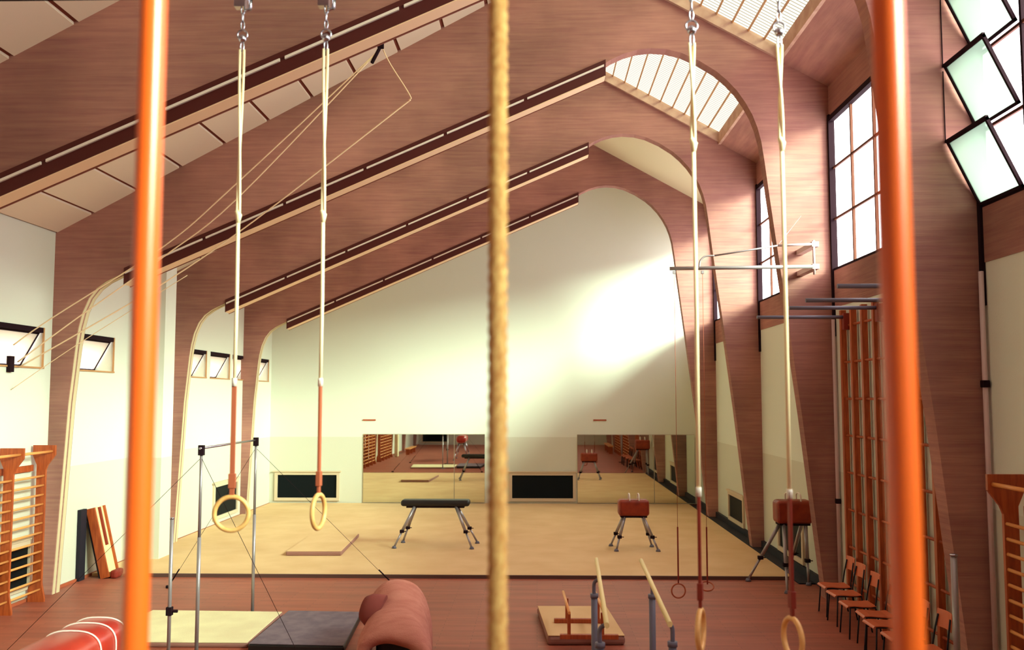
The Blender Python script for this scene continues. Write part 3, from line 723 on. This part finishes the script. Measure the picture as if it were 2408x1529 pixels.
# ------------------------------------------------------------------ folded felt mattress
t = thing('folded_mattress', 'thick pinkish brown mattress draped in a hump on the parquet beside the grey mat', 'mattress', (-1.85, 11.7, 0))
def hump(y, dx, dz, w, n=28):
    pts = []
    for i in range(n + 1):
        a = PI * i / n
        x = -math.cos(a) * w; z = (math.sin(a) ** .62)
        pts.append((x + dx, y, z * dz))
    return pts
def shell(th, y0, y1, ny, mname, name, parent):
    vs = []; fs = []; n = 28
    for j in range(ny + 1):
        f = j / ny; y = y0 + (y1 - y0) * f
        dz = (.47 + .46 * min(1, f * 1.25) ** .8) * (1 - max(0, f - .8) * 1.2) + .015 * math.sin(f * 11); dx = -1.70 - .14 * f
        w = .50 - .07 * f + .015 * math.sin(f * 9)
        for (k, off) in ((0, 0), (1, th)):
            for i, (x, yy, z) in enumerate(hump(y, dx, dz - off, w - off, n)):
                wob = .004 * math.sin(i * .7 + f * 9) + .004 * math.sin(f * 17 + i * .3)
                lip = -.18 * (1 - f) ** 3 * (1 - abs(i / n - .35) * 2) if k == 0 else 0
                vs.append((x + wob, yy - .55 * (i / n) ** 2 * (1 - f), max(z + wob, .0)))
    s = 2 * (n + 1)
    for j in range(ny):
        for k in (0, 1):
            for i in range(n):
                a = j * s + k * (n + 1) + i; fs.append((a, a + 1, a + 1 + s, a + s))
        for e in (0, n):
            a = j * s + e; b = a + (n + 1); fs.append((a, b, b + s, a + s))
    for j in (0, ny):
        for i in range(n):
            a = j * s + i; fs.append((a, a + 1, a + 1 + n + 1, a + n + 1))
    mb = MB(); mb.add(vs, fs, True); return mb.build(name, mname, parent)
shell(.10, 11.5, 12.7, 24, 'blanket', 'folded_sheet', t)
MB().box(-2.0, -1.45, 11.75, 12.4, 0, .36).build('inner_black_box', 'black', t, bevel=.08, seg=3)  # black box filling the hollow under the sheet
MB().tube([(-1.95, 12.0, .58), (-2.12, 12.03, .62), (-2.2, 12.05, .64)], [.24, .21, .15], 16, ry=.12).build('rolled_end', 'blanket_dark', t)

# ------------------------------------------------------------------ red vaulting horse
t = thing('vaulting_horse', 'long red leather vaulting horse with white piping cut off by the bottom left corner', 'vaulting horse', (-3.99, 7.9, 0))
CX = -3.985
def sect(y, w, h, n=32, zc=1.10):
    out = []
    for i in range(n):
        a = 2 * PI * i / n; c, q = math.cos(a), math.sin(a)
        out.append((CX + w * math.copysign(abs(c) ** .72, c), y, zc + h * math.copysign(abs(q) ** .72, q)))
    return out
vs = []; fs = []
ST = [(6.95, .1, .08), (6.98, .22, .17), (7.1, .255, .2), (7.6, .262, .205), (8.05, .262, .205), (8.085, .256, .199), (8.12, .262, .205), (8.34, .262, .205), (8.37, .256, .199), (8.4, .262, .205), (8.58, .258, .2), (8.66, .235, .18), (8.72, .18, .13), (8.74, .08, .05)]
for q in ST: vs += sect(*q)
n = 32
for j in range(len(ST) - 1):
    for i in range(n): fs.append((j * n + i, j * n + (i + 1) % n, (j + 1) * n + (i + 1) % n, (j + 1) * n + i))
fs.append(tuple(range(n))); fs.append(tuple((len(ST) - 1) * n + i for i in range(n)))
mb = MB(); mb.add(vs, fs, True); mb.build('padded_body', 'red_vinyl', t)
for y, w_, h_ in ((8.085, .264, .207), (8.37, .264, .207), (8.6, .26, .202)):
    MB().tube(sect(y, w_, h_, 40), .0075, 8, closed=True).build('piping', 'piping', t)
B(CX - .15, CX + .15, 7.2, 8.5, .86, .92).build('frame', 'steel_dark', t)
for fx, fy, tx, ty in ((-.38, 6.95, -.13, 7.3), (.38, 6.95, .13, 7.3), (-.38, 8.75, -.13, 8.4), (.38, 8.75, .13, 8.4)):
    l = leg(MB(), (CX + tx, ty, .88), (CX + fx, fy, .03)).build('leg', 'chrome', t)
    MB().tube([(CX + fx, fy, 0), (CX + fx, fy, .05)], [.055, .035], 10).build('rubber_foot', 'steel_blue', l)

# ------------------------------------------------------------------ springboard leaning on the left wall
t = thing('springboard', 'springboard stood on end leaning against the left wall beside the duct', 'springboard', (-7.95, 17.35, 0))
rot = Matrix.Rotation(-R(14), 3, 'Y')
pv = (-7.82, 17.4, .03)
B(-7.87, -7.84, 17.2, 17.56, .03, 1.32, rot, pv).build('deck_board', 'board', t)
MB().box(-7.96, -7.80, 17.16, 17.2, .03, 1.32, rot, pv).box(-7.96, -7.80, 17.56, 17.6, .03, 1.32, rot, pv).box(-7.96, -7.87, 17.2, 17.56, .03, .07, rot, pv).build('side_rail', 'wood_red', t)
MB().box(-7.84, -7.80, 17.36, 17.41, .6, 1.31, rot, pv).build('centre_batten', 'leather_red', t)
B(-8.0, -7.96, 17.18, 17.58, .05, 1.3, rot, pv).build('dark_underside', 'navy', t)
B(-7.80, -7.67, 17.18, 17.5, .0, .15).build('foot_block', 'leather_red', t, bevel=.04)
t = tag(B(-8.29, -8.23, 16.9, 17.12, 0, 1.27).build('backing_board', 'navy'), 'narrow dark board standing upright behind the springboard', 'board')

# ------------------------------------------------------------------ chairs
def chair():
    t = thing('stacking_chair', 'x', 'chair', (0, 0, 0), 'row of chairs along the climbing lattice')
    # faces -X
    n = 8; vs = []; fs = []
    prof = [(-.22, .425), (-.20, .445), (-.12, .45), (0, .44), (.1, .438), (.18, .45)]
    for (x, z) in prof:
        for yy in (-.19, .19): vs.append((x, yy, z)); 
        for yy in (-.19, .19): vs.append((x, yy, z - .014))
    for i in range(len(prof) - 1):
        a = i * 4; b = a + 4
        fs += [(a, a + 1, b + 1, b), (a + 2, b + 2, b + 3, a + 3), (a, b, b + 2, a + 2), (a + 1, a + 3, b + 3, b + 1)]
    fs += [(0, 2, 3, 1), (len(prof) * 4 - 4, len(prof) * 4 - 3, len(prof) * 4 - 1, len(prof) * 4 - 2)]
    mb = MB(); mb.add(vs, fs); mb.build('seat', 'seat', t, bevel=.006)
    vs = []; fs = []
    for i in range(7):
        yy = -.18 + .06 * i; dx = .03 * (1 - (yy / .18) ** 2)
        for z, e in ((.66, 0), (.86, .02)):
            vs += [(.22 + e + dx, yy, z), (.232 + e + dx, yy, z)]
    for i in range(6):
        a = i * 4; b = a + 4
        fs += [(a, a + 2, b + 2, b), (a + 1, b + 1, b + 3, a + 3), (a, b, b + 1, a + 1), (a + 2, a + 3, b + 3, b + 2)]
    fs += [(0, 1, 3, 2), (24, 26, 27, 25)]
    mb = MB(); mb.add(vs, fs); mb.build('backrest', 'seat', t, bevel=.004)
    for s in (-1, 1):
        MB().tube([(-.2, s * .2, 0), (-.17, s * .17, .425)], .011, 8).build('leg', 'navy', t)
        MB().tube([(.25, s * .2, 0), (.17, s * .18, .425), (.2, s * .17, .62), (.235, s * .15, .8)], .011, 8).build('leg', 'navy', t)
        MB().tube([(-.17, s * .17, .42), (.17, s * .17, .42)], .01, 8).build('seat_rail', 'navy', t)
    return t
proto = chair(); index_kids()
cl = ['orange plywood chair at the far end of the row, next to the second frame', 'orange plywood chair, second from the far end of the row', 'orange plywood chair, third from the far end of the row', 'orange plywood chair, fourth from the far end of the row',
      'orange plywood chair, fifth from the far end of the row', 'orange plywood chair mostly hidden behind the right orange pole', 'orange plywood chair whose back shows just right of the right orange pole']
for i, (x, y, a) in enumerate(((4.56, 14.7, 0), (4.52, 14.12, .04), (4.47, 13.4, 0), (4.50, 12.8, -.05), (4.42, 12.27, .02), (4.42, 11.65, 0), (4.42, 11.05, .03))):
    o = proto if i == 0 else copy_tree(proto)
    o.location = (x, y, 0); o.rotation_euler.z = a; o['label'] = cl[i]

# ------------------------------------------------------------------ pipes, back of the hall
def pipe(x, y, z0, z1, r, label, zv=None):
    t = thing('riser_pipe', label, 'pipe', (x, y, z0))
    MB().tube([(x, y, z0), (x, y, z1)], r, 10).build('tube', 'pipe', t)
    if zv: MB().box(x - .04, x + .04, y - .04, y + .04, zv - .04, zv + .04).build('valve', 'steel_dark', t, bevel=.01)
pipe(4.945, 10.47, 0, 4.7, .028, 'pale riser pipe in the corner right of the nearest frame leg', 3.45)
pipe(4.95, 15.70, 0, 4.6, .028, 'pale riser pipe in the corner right of the second frame leg', 1.6)
t = thing('gym_bench', 'long wooden gym bench by the left wall, seen in the left mirror', 'bench', (-7.4, 2.5, 0))
B(-7.6, -7.3, 1.0, 4.2, .32, .36).build('bench_top', 'rung', t)
for y in (1.3, 2.6, 3.9): B(-7.56, -7.34, y - .03, y + .03, 0, .32).build('leg', 'wood_red', t)
t = thing('gym_bench', 'long wooden gym bench by the right wall, seen in the right mirror', 'bench', (4.3, 1.5, 0))
B(4.2, 4.5, -1, 3.0, .42, .47).build('bench_top', 'rung', t)
for y in (-.7, 1, 2.7): B(4.24, 4.46, y - .03, y + .03, 0, .42).build('leg', 'wood_red', t)
tag(B(-7.95, -7.75, 5.35, 5.75, 0, 1.9).build('upright_mat', 'white_mat', bevel=.04), 'white mat stood upright by the left wall, seen in the left mirror', 'gym mat')
